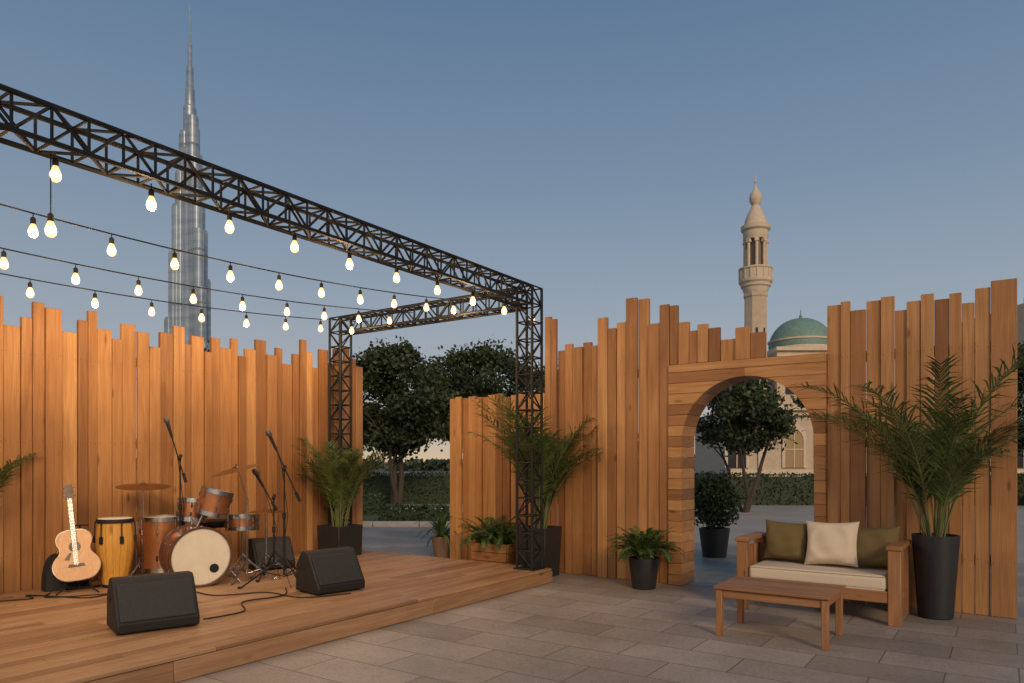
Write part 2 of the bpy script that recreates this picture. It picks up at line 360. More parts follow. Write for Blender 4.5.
# ------------------------------------------------ foliage generators
def leaf_quads(b,c,size,col):
    d=Vector((R.gauss(0,1),R.gauss(0,1),R.gauss(0,1))).normalized(); e=d.orthogonal().normalized()
    e=Matrix.Rotation(R.uniform(0,6.28),3,d)@e
    s=size*R.uniform(.6,1.3); c=Vector(c)
    b.add([c-d*s*.5,c+e*s*.32,c+d*s*.5,c-e*s*.32],[(0,1,2,3)],col)
def tree(name,x,y,h,w,z0,seed,nclump=95,per=190,trunk=.11,ls=.14):
    global R; R0=R; R=random.Random(seed)
    g=group(name,(x,y,0)); tb=B(); lb=B()
    ch=h-z0; ends=[]
    def limb(p,d,L,r,depth):
        pts=[p];rs=[r];q=p.copy();dd=d.copy()
        for i in range(4):
            dd=(dd+Vector((R.gauss(0,.12),R.gauss(0,.12),.05))).normalized(); q=q+dd*L/4; pts.append(q.copy()); rs.append(r*(1-.13*(i+1)))
        tb.path(pts,rs,n=7)
        if depth==0: ends.append(q); return
        for k in range(3 if depth>1 else 2):
            a=R.uniform(0,6.28); nd=(dd*.75+Vector((math.cos(a)*.7,math.sin(a)*.7,R.uniform(.0,.5)))).normalized()
            limb(q if k else pts[3],nd,L*R.uniform(.6,.85),rs[-1]*.75,depth-1)
    for k in range(3):
        a=k*2.1+R.uniform(0,.8)
        limb(Vector((math.cos(a)*.06,math.sin(a)*.06,0)),Vector((math.cos(a)*.33,math.sin(a)*.33,1)).normalized(),z0*R.uniform(.95,1.25),trunk*R.uniform(.6,1),2)
    cz=z0+ch*.5
    for i in range(nclump):
        if i<len(ends) and R.random()<.5:
            c=ends[i]; c=Vector((c.x,c.y,c.z+.15))
        else:
            a=R.uniform(0,6.28); rr=math.sqrt(R.random()); zz=R.uniform(-1,1); env=math.sqrt(max(0.12,1-abs(zz)**2.4))
            lump=1+.2*math.sin(3*a+seed)+.12*math.sin(5*a+seed*2+zz*3)
            c=Vector((math.cos(a)*rr*w/2*env*lump,math.sin(a)*rr*w/2*env*lump,cz+zz*ch*.5*(1-.18*rr*abs(math.sin(2*a+seed)))))
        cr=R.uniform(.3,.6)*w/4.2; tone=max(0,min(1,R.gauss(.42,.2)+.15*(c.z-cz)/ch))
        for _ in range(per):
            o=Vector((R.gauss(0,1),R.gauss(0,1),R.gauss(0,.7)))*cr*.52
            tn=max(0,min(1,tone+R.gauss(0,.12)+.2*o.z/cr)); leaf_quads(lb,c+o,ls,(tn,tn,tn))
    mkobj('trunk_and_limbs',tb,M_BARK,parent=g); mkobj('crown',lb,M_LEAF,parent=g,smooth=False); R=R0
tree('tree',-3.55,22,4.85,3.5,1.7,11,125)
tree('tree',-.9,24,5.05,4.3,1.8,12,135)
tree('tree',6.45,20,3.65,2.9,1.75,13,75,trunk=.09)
tree('tree',16.4,23,5.0,3.6,1.6,14,90)
tree('tree',-10.5,25,5.0,4,1.6,15,60)
tree('tree',1.7,30,5.2,4.5,1.6,16,70)
def hedge(name,x0,x1,y0,y1,h,dens=420,ls=.09):
    g=group(name,((x0+x1)/2,(y0+y1)/2,0)); b=B(); lx=(x1-x0)/2; ly=(y1-y0)/2
    b.box((0,0,h/2-.03),(2*lx-.08,2*ly-.08,h-.06),col=(.1,.1,.1))
    def put(p):
        t=max(0,min(1,R.gauss(.45,.2))); leaf_quads(b,p,ls,(t,t,t))
    for _ in range(int(2*lx*h*dens)): put((R.uniform(-lx,lx),-ly+R.gauss(0,.03),R.uniform(0,h)))
    for _ in range(int(2*lx*2*ly*dens*.7)): put((R.uniform(-lx,lx),R.uniform(-ly,ly),h+R.gauss(0,.035)))
    for sx in(-1,1):
        for _ in range(int(2*ly*h*dens)): put((sx*lx+R.gauss(0,.03),R.uniform(-ly,ly),R.uniform(0,h)))
    mkobj('foliage',b,M_HEDGE,parent=g,smooth=False)
hedge('hedge',-9,2.5,24,24.7,1.0,230)
hedge('hedge',4.5,21,23.2,24.0,.98,230)
hedge('hedge',-3.0,-1.5,16.2,16.9,.36,420)
hedge('hedge',-8,-3.4,18.8,19.4,.5,300)
g=group('distant_trees',(0,0,0)); b=B()
for i in range(900):
    x=R.uniform(-130,190); 
    hh=(3.2+1.8*math.sin(x*.11)+1.2*math.sin(x*.37+1)) if x>-8 or x<-45 else 1.7
    for _ in range(14):
        t=max(0,min(1,R.gauss(.4,.2))); leaf_quads(b,(x+R.gauss(0,1),115+R.gauss(0,3),max(.2,R.uniform(0,1)*max(hh,1.2))),1.0,(t,t,t))
mkobj('foliage',b,M_LEAF,parent=g,smooth=False)
def frond(sb,lb,base,az,L,el0,bend,leafL,nl=26,start=.32,w=.018,curl=.35,k2=.0):
    n=16; p=Vector(base); pts=[p.copy()]; dirs=[]
    aj=R.gauss(0,.2)
    for i in range(n):
        t=(i+1)/n; el=el0-bend*t**1.6; a=az+aj*t
        d=Vector((math.cos(el)*math.cos(a),math.cos(el)*math.sin(a),math.sin(el))); dirs.append(d); p=p+d*L/n; pts.append(p.copy())
    sb.path(pts,[.007*(1-.8*i/n)+.0013 for i in range(n+1)],n=5)
    tone=max(0,min(1,R.gauss(.45,.25)))
    for k in range(nl):
        t=start+(1-start)*(k+.5)/nl; f=t*n; i=min(n-1,int(f)); q=pts[i].lerp(pts[i+1],f-i); d=dirs[i]
        side=d.cross(Vector((0,0,1)))
        if side.length<.05: side=Vector((math.sin(az),-math.cos(az),0))
        side.normalize(); up=side.cross(d).normalized()
        tt=(t-start)/(1-start); ll=leafL*(.45+.75*math.sin(math.pi*(.12+.72*tt)))*(1-.35*tt)
        for s in(-1,1):
            if R.random()<.04: continue
            l2=ll*R.uniform(.7,1.15); dr=(side*s*R.uniform(.45,.85)+d*R.uniform(.55,1.0)+up*R.uniform(-.1,.35)).normalized()
            m=q+dr*l2*.5; e=m+(dr-Vector((0,0,curl*R.uniform(.3,1.7)))).normalized()*l2*.5
            wv=dr.cross(up).normalized()*w*R.uniform(.8,1.2); tn=max(0,min(1,tone+R.gauss(0,.15)))
            lb.add([q-wv*.35,q+wv*.35,m+wv*.6,m-wv*.6,e],[(0,1,2,3),(3,2,4)],(tn,tn,tn))
def palm(loc,pot,H,nf,seed,leafL=.3,potkind='round',fan=1.0,nl=40,w=.013):
    global R; R0=R; R=random.Random(seed)
    g=group('potted_palm',loc,TH); r1,r0,hp=pot; b=B()
    if potkind=='round':
        b.lathe([(r0,0),(r0+.01,.01),(r1,hp-.01),(r1,hp),(r1-.02,hp),(r1-.025,hp-.06),(0.001,hp-.06)],n=36); mkobj('planter',b,M_POT,parent=g)
    else:
        a=r1; c=r0
        b.add([(-c,-c,0),(c,-c,0),(c,c,0),(-c,c,0),(-a,-a,hp),(a,-a,hp),(a,a,hp),(-a,a,hp),(-a+.02,-a+.02,hp),(a-.02,-a+.02,hp),(a-.02,a-.02,hp),(-a+.02,a-.02,hp),(-a+.02,-a+.02,hp-.06),(a-.02,-a+.02,hp-.06),(a-.02,a-.02,hp-.06),(-a+.02,a-.02,hp-.06)],
        [(3,2,1,0),(0,1,5,4),(1,2,6,5),(2,3,7,6),(3,0,4,7),(4,5,9,8),(5,6,10,9),(6,7,11,10),(7,4,8,11),(8,9,13,12),(9,10,14,13),(10,11,15,14),(11,8,12,15),(12,13,14,15)])
        mkobj('planter',b,M_POT,parent=g,bevel=.004)
    s=B(); s.lathe([(r1*.88,hp-.055),(0.001,hp-.035)],n=20); mkobj('soil',s,M_SOIL,parent=g)
    sb=B();lb=B()
    for i in range(nf):
        az=i*2.4+R.uniform(-.3,.3); q=R.random(); rr=R.uniform(0,r1*.5)
        el=rad(89-18*q*fan-R.uniform(0,4)); bend=rad(28+22*fan+75*q*fan)
        L=H*R.uniform(.66,1.06)
        frond(sb,lb,(math.cos(az)*rr,math.sin(az)*rr,hp-.05),az,L,el,bend,leafL,nl=nl,start=.24,w=w,curl=.45)
    mkobj('stems',sb,M_STEM,parent=g); mkobj('fronds',lb,M_PALM,parent=g,smooth=False); R=R0
palm((3.80,6.46,.008),(.19,.13,.74),1.88,24,21,.34,fan=.60)
palm((.34,8.82,.008),(.20,.175,.60),1.78,34,24,.30,'sq',fan=.40)
palm((-2.27,9.5,DK),(.21,.20,.40),1.36,28,23,.24,'sq',fan=.38)
palm((-4.86,6.40,DK),(.17,.15,.40),1.15,18,26,.20,fan=.35)
def fernplant(name,loc,r,hp,H,n,seed,mat=None,box=None,leafL=.07):
    global R; R0=R; R=random.Random(seed); g=group(name,loc,TH); b=B()
    if box:
        lx,ly=box; 
        for z in range(3):
            z0=.01+z*hp/3; zc=z0+hp/6
            b.box((0,-ly/2,zc),(lx,.022,hp/3-.006),col=rc()); b.box((0,ly/2,zc),(lx,.022,hp/3-.006),col=rc())
            b.box((-lx/2,0,zc),(.022,ly-.024,hp/3-.006),col=rc()); b.box((lx/2,0,zc),(.022,ly-.024,hp/3-.006),col=rc())
        mkobj('planter_box',b,M_WX,parent=g,bevel=.003)
        s=B(); s.box((0,0,hp-.06),(lx-.03,ly-.03,.03)); mkobj('soil',s,M_SOIL,parent=g)
    else:
        b.lathe([(r*.72,0),(r*.75,.01),(r,hp-.02),(r,hp),(r-.015,hp),(r-.02,hp-.04),(0.001,hp-.04)],n=32); mkobj('pot',b,mat or M_POT,parent=g)
        s=B(); s.lathe([(r*.9,hp-.035),(.001,hp-.02)],n=16); mkobj('soil',s,M_SOIL,parent=g)
    sb=B();lb=B()
    for i in range(n):
        az=i*2.399+R.uniform(-.3,.3); q=R.random()**.7
        if box: bx,by=R.uniform(-lx*.42,lx*.42),R.uniform(-ly*.4,ly*.4)
        else: bx,by=math.cos(az)*r*.4*R.random(),math.sin(az)*r*.4*R.random()
        frond(sb,lb,(bx,by,hp-.03),az,H*R.uniform(.75,1.1),rad(86-40*q),rad(45+70*q),leafL,nl=22,start=.10,w=.013,curl=.3)
    mkobj('stems',sb,M_STEM,parent=g); mkobj('fronds',lb,M_FERN,parent=g,smooth=False); R=R0
fernplant('potted_fern',(1.455,7.94,.008),.17,.34,.46,85,31,leafL=.07)
fernplant('fern_planter_box',(-.22,9.33,.008),.2,.34,.5,100,32,box=(.55,.28),leafL=.07)
g=group('potted_yucca',(-1.0,10.32,.008)); b=B(); b.lathe([(.11,0),(.15,.3),(.15,.33),(.13,.33),(.12,.28),(.001,.28)],n=28); mkobj('pot',b,M_POTC,parent=g)
b=B()
for i in range(70):
    az=i*2.399; el=rad(R.uniform(10,88)); L=R.uniform(.45,.66); t=R.random(); w=.024
    s=Vector((-math.sin(az),math.cos(az),0)); p=Vector((0,0,.3)); prev=None; vs=[]
    for k in range(6):
        f=k/5; e=el-rad(35)*f*f; q=p+Vector((math.cos(e)*math.cos(az),math.cos(e)*math.sin(az),math.sin(e)))*L*f; ww=w*(1-f)**.7*(.6+.8*f if f<.5 else 1)
        vs+=[q-s*ww,q+s*ww+Vector((0,0,.002))]
    b.add(vs,[(2*k,2*k+1,2*k+3,2*k+2) for k in range(5)],(t,t,t))
mkobj('leaves',b,M_FERN,parent=g,smooth=False)
g=group('potted_shrub',(2.98,10.6,.008)); b=B(); b.lathe([(.17,0),(.22,.4),(.22,.42),(.2,.42),(.19,.37),(.001,.37)],n=28); mkobj('pot',b,M_POT,parent=g)
b=B(); b.tube((0,0,.35),(.02,0,.9),.015,n=6)
for _ in range(4200):
    a=R.uniform(0,6.28); ph=R.uniform(-1,1); rr=.36*R.random()**.35*(1+.15*math.sin(5*a)+.1*math.sin(9*ph)); t=max(0,min(1,R.gauss(.45,.22)))
    s=math.sqrt(1-ph*ph); leaf_quads(b,(math.cos(a)*s*rr,math.sin(a)*s*rr,.8+ph*rr*1.15),.06,(t,t,t))
mkobj('foliage',b,M_HEDGE,parent=g,smooth=False)
# ------------------------------------------------ sofa
SF=Vector((2.13,6.83,.008)); g=group('outdoor_sofa',SF,TH); SL=1.38; D=.66
b=B()
for x in(.05,SL-.05):
    for y in(.04,D-.04): b.box((x,y,.32),(.10,.08,.64),col=rc())
for x in(.05,SL-.05):
    for i in range(5): b.box((x,.04+.04+.045+i*(D-.16)/5*1.0+.005,.40),(.03,.085,.37),col=rc())
mkobj('arm_posts_and_panels',b,M_FURZ,parent=g,bevel=.005)
b=B()
for x in(.05,SL-.05): b.box((x,D/2,.66),(.13,D+.02,.04),col=rc()); b.box((x,D/2,.21),(.06,D-.17,.06),col=rc())
mkobj('arm_rests',b,M_FUR,parent=g,bevel=.006)
b=B(); b.box((SL/2,.03,.24),(SL-.202,.04,.10),col=rc()); b.box((SL/2,D-.03,.24),(SL-.202,.04,.10),col=rc())
for i in range(5): b.box((SL/2,.11+i*.11,.27),(SL-.202,.07,.02),col=rc())
for i in range(3): b.box((SL/2,D-.03,.40+i*.1),(SL-.202,.025,.08),col=rc())
mkobj('seat_frame_and_back',b,M_FUR,parent=g,bevel=.004)
b=B(); b.box((SL/2,.30,.352),(SL-.21,.58,.135)); o=mkobj('seat_cushion',b,M_CREAM,parent=g,bevel=.04,segs=5)
b=B(); 
for z in(.295,.41): b.path([(.125,.0125,z),(SL-.125,.0125,z)],.005)
mkobj('cushion_piping',b,M_CREAM,parent=g)
def pillow(w,h,d,M,sd=0):
    b=B(); n=22; vs=[];fs=[]
    for s in(1,-1):
        o=len(vs)
        for i in range(n+1):
            for j in range(n+1):
                x=-1+2*i/n; z=-1+2*j/n
                px=x*(1-.09*(1-abs(z)**2)*abs(x)); pz=z*(1-.09*(1-abs(x)**2)*abs(z))
                t=((1-x**4)*(1-z**4))**.55; wr=(.05*math.sin(7*x+3*z+sd)+.04*math.sin(11*z-4*x+sd*2)+.05*math.sin(9*(x*x+z*z)+sd))*t
                vs.append(M@Vector((px*w/2,-s*(d/2)*(t+wr),pz*h/2)))
        for i in range(n):
            for j in range(n):
                q=(o+i*(n+1)+j,o+(i+1)*(n+1)+j,o+(i+1)*(n+1)+j+1,o+i*(n+1)+j+1); fs.append(q if s>0 else q[::-1])
    b.add(vs,fs); return b
for sd,(nm,x,y,z,w,rot,lean,mat) in enumerate((('olive_pillow',.35,.45,.61,.43,.08,-.22,M_OLIVE),('cream_pillow',.77,.37,.62,.47,-.05,-.28,M_CREAM),('olive_pillow',1.12,.44,.60,.43,-.10,-.24,M_OLIVE))):
    M=Matrix.Translation((x,y,z+.015))@Matrix.Rotation(rot,4,'Z')@Matrix.Rotation(lean,4,'X')@Matrix.Rotation(rot*.6,4,'Y')
    mkobj(nm,pillow(w,w*.90,.18,M,sd*1.7),mat,parent=g)
# ------------------------------------------------ coffee table
g=group('coffee_table',(2.15,5.785,.008),TH); b=B(); TL,TD,THt=.88,.64,.40
for i in range(8): b.box((0,-TD/2+.040+i*(TD-.080)/7,THt-.013),(TL-.006,.073,.024),col=rc())
for y in(-1,1): b.box((0,y*(TD/2-.045),THt-.062),(TL-.14,.024,.062),col=rc())
for x in(-1,1): b.box((x*(TL/2-.045),0,THt-.062),(.024,TD-.14,.062),col=rc())
mkobj('slatted_top_and_apron',b,M_FUR,parent=g,bevel=.004)
b=B()
for x in(-1,1):
    for y in(-1,1): b.box((x*(TL/2-.045),y*(TD/2-.045),(THt-.03)/2),(.05,.05,THt-.03),col=rc())
mkobj('legs',b,M_FURZ,parent=g,bevel=.004)
# ------------------------------------------------ monitors
k=N('speaker_grille'); tc=k.n('ShaderNodeTexCoord'); vo=k.n('ShaderNodeTexVoronoi',Scale=140.0); k.l(tc.outputs['Object'],vo.inputs['Vector'])
c=k.ramp(vo.outputs['Distance'],[(.2,(.004,.004,.004)),(.5,(.025,.025,.026))]); k.l(c,k.p.inputs['Base Color']); k.p.inputs['Roughness'].default_value=.6; k.bump(vo.outputs['Distance'],.5,.003); M_GR=k.m
def monitor(loc,rz,w,s=1):
    g=group('stage_monitor_speaker',loc,rz)
    sec=[(-.21,.0),(-.22,.07),(-.04,.37),(.0,.40),(.10,.40),(.20,.26),(.21,.0)]
    M=Matrix(((0,1,0,0),(1,0,0,0),(0,0,1,0),(0,0,0,1)))
    b=B(); b.prism([(y*s,z*s+.012) for y,z in sec],-w/2,w/2,M); mkobj('cabinet',b,M_PLAS,parent=g,bevel=.016,segs=3)
    d=Vector((0,.18,.30)).normalized(); nrm=Vector((0,-.30,.18)).normalized()
    c=Vector((0,(-.13)*s,.22*s+.012))+nrm*.004
    M2=Matrix(((1,0,0,0),(0,nrm.y,d.y,0),(0,nrm.z,d.z,0),(0,0,0,1)))
    b=B(); b.box(c,(w-.05,.016,.31*s),M2.to_3x3()); mkobj('grille',b,M_GR,parent=g,bevel=.006,segs=2)
    b=B()
    for x in(-1,1):
        b.box((x*(w/2+.001),.08*s,.25*s),(.006,.12,.035)); 
        for y in(-.15,.15): b.box((x*(w/2-.05),y*s,.006),(.04,.04,.012))
    mkobj('handles_and_feet',b,M_BLK,parent=g,bevel=.002)
monitor((-2.68,5.38,DK),rad(38),.56,.93)
monitor((-1.74,6.9,DK),rad(46),.52,.95)
monitor((-2.80,8.35,DK),rad(38),.46,.85)
# ------------------------------------------------ guitar
g=group('acoustic_guitar',(-4.11,6.83,DK),rad(28))
T=Matrix.Translation((0,.0,.10))@Matrix.Rotation(rad(-14),4,'X')@Matrix.Rotation(rad(-6),4,'Y')
out=[(0,.0),(.09,.006),(.145,.03),(.182,.075),(.198,.125),(.195,.17),(.175,.215),(.145,.25),(.128,.285),(.13,.32),(.145,.36),(.15,.40),(.138,.44),(.105,.475),(.05,.492)]
def smoothpts(P,k=3):
    o=[]
    for i in range(len(P)-1):
        p0=P[max(i-1,0)];p1=P[i];p2=P[i+1];p3=P[min(i+2,len(P)-1)]
        for j in range(k):
            t=j/k; o.append(tuple(.5*((2*p1[m])+(-p0[m]+p2[m])*t+(2*p0[m]-5*p1[m]+4*p2[m]-p3[m])*t*t+(-p0[m]+3*p1[m]-3*p2[m]+p3[m])*t**3) for m in(0,1)))
    o.append(P[-1]); return o
h=smoothpts(out); poly=h+[(-x,z) for x,z in h[::-1] if x>1e-4]
b=B(); b.prism(poly,-.048,.052,T); mkobj('body',b,simple('guitar_mahogany',(.16,.055,.02),.25,coat=.6),parent=g)
b=B(); b.prism([(x*.975,.006+z*.975) for x,z in poly],-.053,-.0485,T); mkobj('soundboard',b,M_SPRUCE,parent=g)
RX=Matrix.Rotation(rad(90),4,'X')
b=B(); b.lathe([(.001,.0),(.05,.0),(.05,.002),(.001,.002)],T@Matrix.Translation((0,-.0535,.325))@RX,n=28)
b.prism([(-.07,.135),(.07,.135),(.06,.16),(-.06,.16)],-.064,-.0535,T)
b.prism([(-.022,.36),(.022,.36),(.02,.78),(-.02,.78)],-.068,-.0535,T)
b.prism([(-.05,.27),(-.095,.21),(-.055,.20),(-.03,.27)],-.0555,-.0535,T)
mkobj('sound_hole_bridge_fretboard',b,M_ROSE,parent=g)
b=B(); b.prism([(-.021,.47),(.021,.47),(.02,.79),(-.02,.79)],-.053,-.025,T); b.prism([(-.024,.785),(.024,.785),(.036,.80),(.033,.93),(-.033,.93),(-.036,.80)],-.055,-.035,T); mkobj('neck_and_headstock',b,M_ROSE,parent=g)
b=B()
for i in range(6): x=-.016+i*.0064; b.tube(T@Vector((x,-.0705,.15)),T@Vector((x,-.0705,.79)),.0009,n=4)
for s in(-1,1):
    for i in range(3): b.tube(T@Vector((s*.03,-.045,.82+i*.04)),T@Vector((s*.052,-.045,.82+i*.04)),.006,n=6)
for i in range(14): b.box(T@Vector((0,-.0685,.77-.39*(1-.93**i)/.64)),(.04,.002,.002),T.to_3x3())
mkobj('strings_tuners_frets',b,M_CHR,parent=g)
b=B()
for s in(-1,1): b.path([(s*.10,-.12,.10),(s*.10,-.10,.055),(s*.11,.12,.02),(s*.17,.22,.01)],.008); b.path([(s*.10,-.1,.055),(s*.17,-.16,.01)],.008)
b.path([(-.11,.12,.02),(.11,.12,.02)],.008); b.path([(0,.12,.02),(0,.23,.45),(0,.16,.62)],.008); b.path([(-.07,.1,.62),(0,.16,.62),(.07,.1,.62)],.007)
mkobj('guitar_stand',b,M_BLK,parent=g)
g=group('equipment_bag',(-4.34,7.0,DK),rad(50)); b=B(); n=14;vs=[];fs=[]
for j in range(8):
    t=j/7; 
    for i in range(n):
        a=2*math.pi*i/n; c,s=math.cos(a),math.sin(a); rr=math.cos(t*1.45)**.5
        vs.append((.20*math.copysign(abs(c)**.6,c)*rr,.11*math.copysign(abs(s)**.6,s)*rr+.03*t,.34*math.sin(t*1.5)+.012*math.sin(5*a)))
for j in range(7):
    for i in range(n): fs.append((j*n+i,j*n+(i+1)%n,(j+1)*n+(i+1)%n,(j+1)*n+i))
fs.append(tuple(range(7*n,8*n))); b.add(vs,fs); mkobj('fabric_body',b,simple('black_nylon',(.012,.012,.013),.8,scale=90,bump=.5),parent=g)
b=B(); b.path([(-.1,-.09,.3),(-.06,-.1,.38),(.06,-.1,.38),(.1,-.09,.3)],.01); mkobj('handle',b,M_BLK,parent=g)
# ------------------------------------------------ conga
g=group('conga_drum',(-3.93,7.13,DK)); b=B()
prof=smoothpts([(.105,0),(.118,.06),(.145,.2),(.168,.36),(.172,.46),(.162,.58),(.155,.66)],3)
nst=16
for i in range(nst):
    a0=2*math.pi*i/nst; a1=2*math.pi*(i+1)/nst-.012; vs=[];fs=[]
    for r,z in prof:
        for k in range(3):
            a=a0+(a1-a0)*k/2; vs.append((r*math.cos(a),r*math.sin(a),z))
    for j in range(len(prof)-1):
        for k in range(2): fs.append((j*3+k,j*3+k+1,(j+1)*3+k+1,(j+1)*3+k))
    b.add(vs,fs,rc())
mkobj('stave_shell',b,M_CONGA,parent=g)
b=B(); b.lathe([(r-.006,z) for r,z in prof],n=32); b.lathe([(.164,.635),(.170,.635),(.172,.655),(.166,.672),(.158,.672)],n=32); b.lathe([(.104,0),(.112,0),(.116,.03),(.108,.03)],n=32)
for i in range(6): a=i*math.pi/3+.3; c,s=math.cos(a),math.sin(a); b.tube((c*.176,s*.176,.64),(c*.182,s*.182,.48),.006,n=6); b.box((c*.176,s*.176,.47),(.03,.03,.07),Matrix.Rotation(a,3,'Z'))
mkobj('hardware',b,M_BLK,parent=g)
b=B(); b.lathe([(.158,.668),(.15,.676),(.001,.677)],n=32); mkobj('drum_skin',b,M_HEAD,parent=g)
# ------------------------------------------------ drum kit
g=group('drum_kit',(0,0,DK)); shell=B();head=B();hoop=B();hw=B();cym=B();blk=B()
def axisM(p,d):
    d=Vector(d).normalized(); return Matrix.Translation(p)@d.to_track_quat('Z','Y').to_matrix().to_4x4()
def drum(p,d,r,L,lugs=8,kick=False):
    M=axisM(p,d); shell.lathe([(r-.004,0),(r,0),(r,L),(r-.004,L)],M,n=40)
    for z,s in((0,-1),(L,1)):
        head.lathe([(r-.001,z+s*.001),(r-.012,z+s*.008),(.001,z+s*.008)],M,n=40)
        H=hoop if kick else hw; t=.018 if kick else .008
        H.lathe([(r+.001,z-.022),(r+t,z-.022),(r+t,z+.022),(r+.001,z+.022),(r+.001,z-.022)],M,n=40)
    for i in range(lugs):
        a=2*math.pi*i/lugs+.2; c,s=math.cos(a),math.sin(a)
        for z in(L*.25,L*.75): hw.tube(M@Vector((c*(r+.012),s*(r+.012),z-.025)),M@Vector((c*(r+.012),s*(r+.012),z+.025)),.009,n=6)
        for z0,z1 in((0,L*.25),(L*.75,L)): hw.tube(M@Vector((c*(r+.014),s*(r+.014),z0)),M@Vector((c*(r+.014),s*(r+.014),z1)),.0035,n=5)
    return M
kd=Vector((.62,-.78,0)).normalized(); kf=Vector((-3.06,7.09,.295))
M=drum(kf-kd*.38,kd,.28,.38,10,True)
blk.lathe([(.001,.0),(.045,.0),(.045,.003),(.001,.003)],M@Matrix.Translation((.12,-.12,.389)),n=24)
sd=Vector((-kd.y,kd.x,0))
for s in(-1,1): hw.path([kf-kd*.1+sd*s*.26+Vector((0,0,-.1)),kf-kd*-.04+sd*s*.37+Vector((0,0,-.285))],.008)
drum(Vector((-3.66,7.55,.12)),(0,0,1),.215,.52)
for i in range(3): a=i*2.1; c,s=math.cos(a),math.sin(a); hw.path([(-3.66+c*.235,7.55+s*.235,.45),(-3.66+c*.235,7.55+s*.235,.05),(-3.66+c*.27,7.55+s*.27,.006)],.007)
drum(Vector((-3.10,7.42,.70)),(.25,.10,1),.155,.23,6)
drum(Vector((-3.38,7.60,.62)),(.05,.12,1),.15,.20,6)
hw.tube((-3.2,7.3,.56),(-3.12,7.36,.78),.011); hw.tube((-3.28,7.4,.56),(-3.36,7.5,.75),.011)
drum(Vector((-2.98,7.95,.50)),(0,.05,1),.17,.13,8)
def tripod(B_,p,r,h=.22,tube=.009,a0=.3):
    p=Vector(p)
    for i in range(3):
        a=a0+i*2.094; q=p+Vector((math.cos(a)*r,math.sin(a)*r,.01)); B_.tube(p+Vector((0,0,h)),q,tube,n=6); B_.tube(p+Vector((0,0,h*.35)),p.lerp(q,.5)+Vector((0,0,h*.5)),tube*.6,n=5)
        B_.tube(q,q+Vector((math.cos(a)*.03,math.sin(a)*.03,.004)),tube*1.5,n=6)
tripod(hw,(-2.98,7.95,0),.2); hw.tube((-2.98,7.95,.05),(-2.98,7.95,.5),.01)
def cymbal(p,r,n_,stand,bz=0):
    M=axisM(p,n_); cym.lathe([(.006,.03),(.02,.028),(.035,.016),(.05,.012),(r*.6,.003),(r,-.012),(r,-.014),(r*.6,.0),(.05,.009),(.03,.012),(.006,.026)],M,n=44)
    hw.tube(stand[0],stand[1],.012); hw.tube(stand[1],Vector(p)+Vector((0,0,.05)),.007); tripod(hw,stand[0],.26)
cymbal((-3.84,7.5,.985),.26,(.05,-.10,1),[Vector((-3.84,7.5,0)),Vector((-3.84,7.5,.7))])
cymbal((-2.80,7.3,1.16),.24,(-.22,-.16,1),[Vector((-2.74,7.45,0)),Vector((-2.74,7.45,.85))])
cymbal((-2.68,7.85,.70),.18,(0,-.02,1),[Vector((-2.68,7.85,0)),Vector((-2.68,7.85,.5))]); 
blk.lathe([(.001,.5),(.15,.5),(.165,.53),(.16,.57),(.1,.585),(.001,.585)],Matrix.Translation((-3.35,8.1,0)),n=28); hw.tube((-3.35,8.1,.05),(-3.35,8.1,.5),.014); tripod(hw,(-3.35,8.1,0),.24)
blk.box((-3.38,7.42,.03),(.09,.26,.02),Matrix.Rotation(rad(43),3,'Z'))
for nm,bb,mt in(('shells',shell,M_COP),('heads',head,M_HEAD),('hoops',hoop,M_HOOP),('stands_and_lugs',hw,M_CHR),('cymbals',cym,M_CYM),('throne_and_pedal',blk,M_BLK)): mkobj(nm,bb,mt,parent=g)
# ------------------------------------------------ mic stands
M_MIC=simple('mic_mesh',(.12,.12,.12),.5,.8,scale=300,bump=.6)
def mic(base,ztop,boom0,boom1,r=.34,a0=.3):
    g=group('microphone_stand',(base[0],base[1],DK)); b=B(); top=Vector((0,0,ztop))
    tripod(b,(0,0,0),r,.3,.009,a0); b.tube((0,0,.12),(0,0,ztop*.6),.012); b.tube((0,0,ztop*.6),top,.008); b.tube(top-Vector((0,.02,.02)),top+Vector((0,.02,.02)),.018)
    b.tube((0,0,ztop*.6-.03),(0,0,ztop*.6+.03),.018)
    p0=Vector(boom0);p1=Vector(boom1); b.tube(p0,p1,.007); 
    b.tube(p0,p0+(p1-p0).normalized()*.1,.016)
    mkobj('stand_and_boom',b,M_BLK,parent=g)
    d=(p1-p0).normalized(); m=B(); M=axisM(p1,d); m.lathe([(.011,-.02),(.014,.02),(.018,.13)],M,n=14); mkobj('microphone_body',m,M_BLK,parent=g)
    m=B(); m.lathe([(.018,.13),(.026,.15),(.028,.17),(.022,.195),(.001,.203)],M,n=16); mkobj('microphone_grille',m,M_MIC,parent=g)
    c=B(); c.path([p1-d*.02,p1-d*.02+Vector((.05,0,-.15)),(.03,.02,ztop*.6),(-.02,.02,ztop*.3),(.03,0,.1),(.1,-.1,.01)],.004); mkobj('cable',c,M_CABLE,parent=g)
mic((-3.42,7.42),1.28,(.06,0,1.02),(-.08,-.02,1.50),a0=.9)
mic((-2.24,7.08),1.17,(.14,.05,.84),(-.07,-.04,1.36),.40,a0=1.3)
mic((-2.52,7.62),.86,(.03,0,.72),(-.10,-.05,.98),.25,a0=.2)
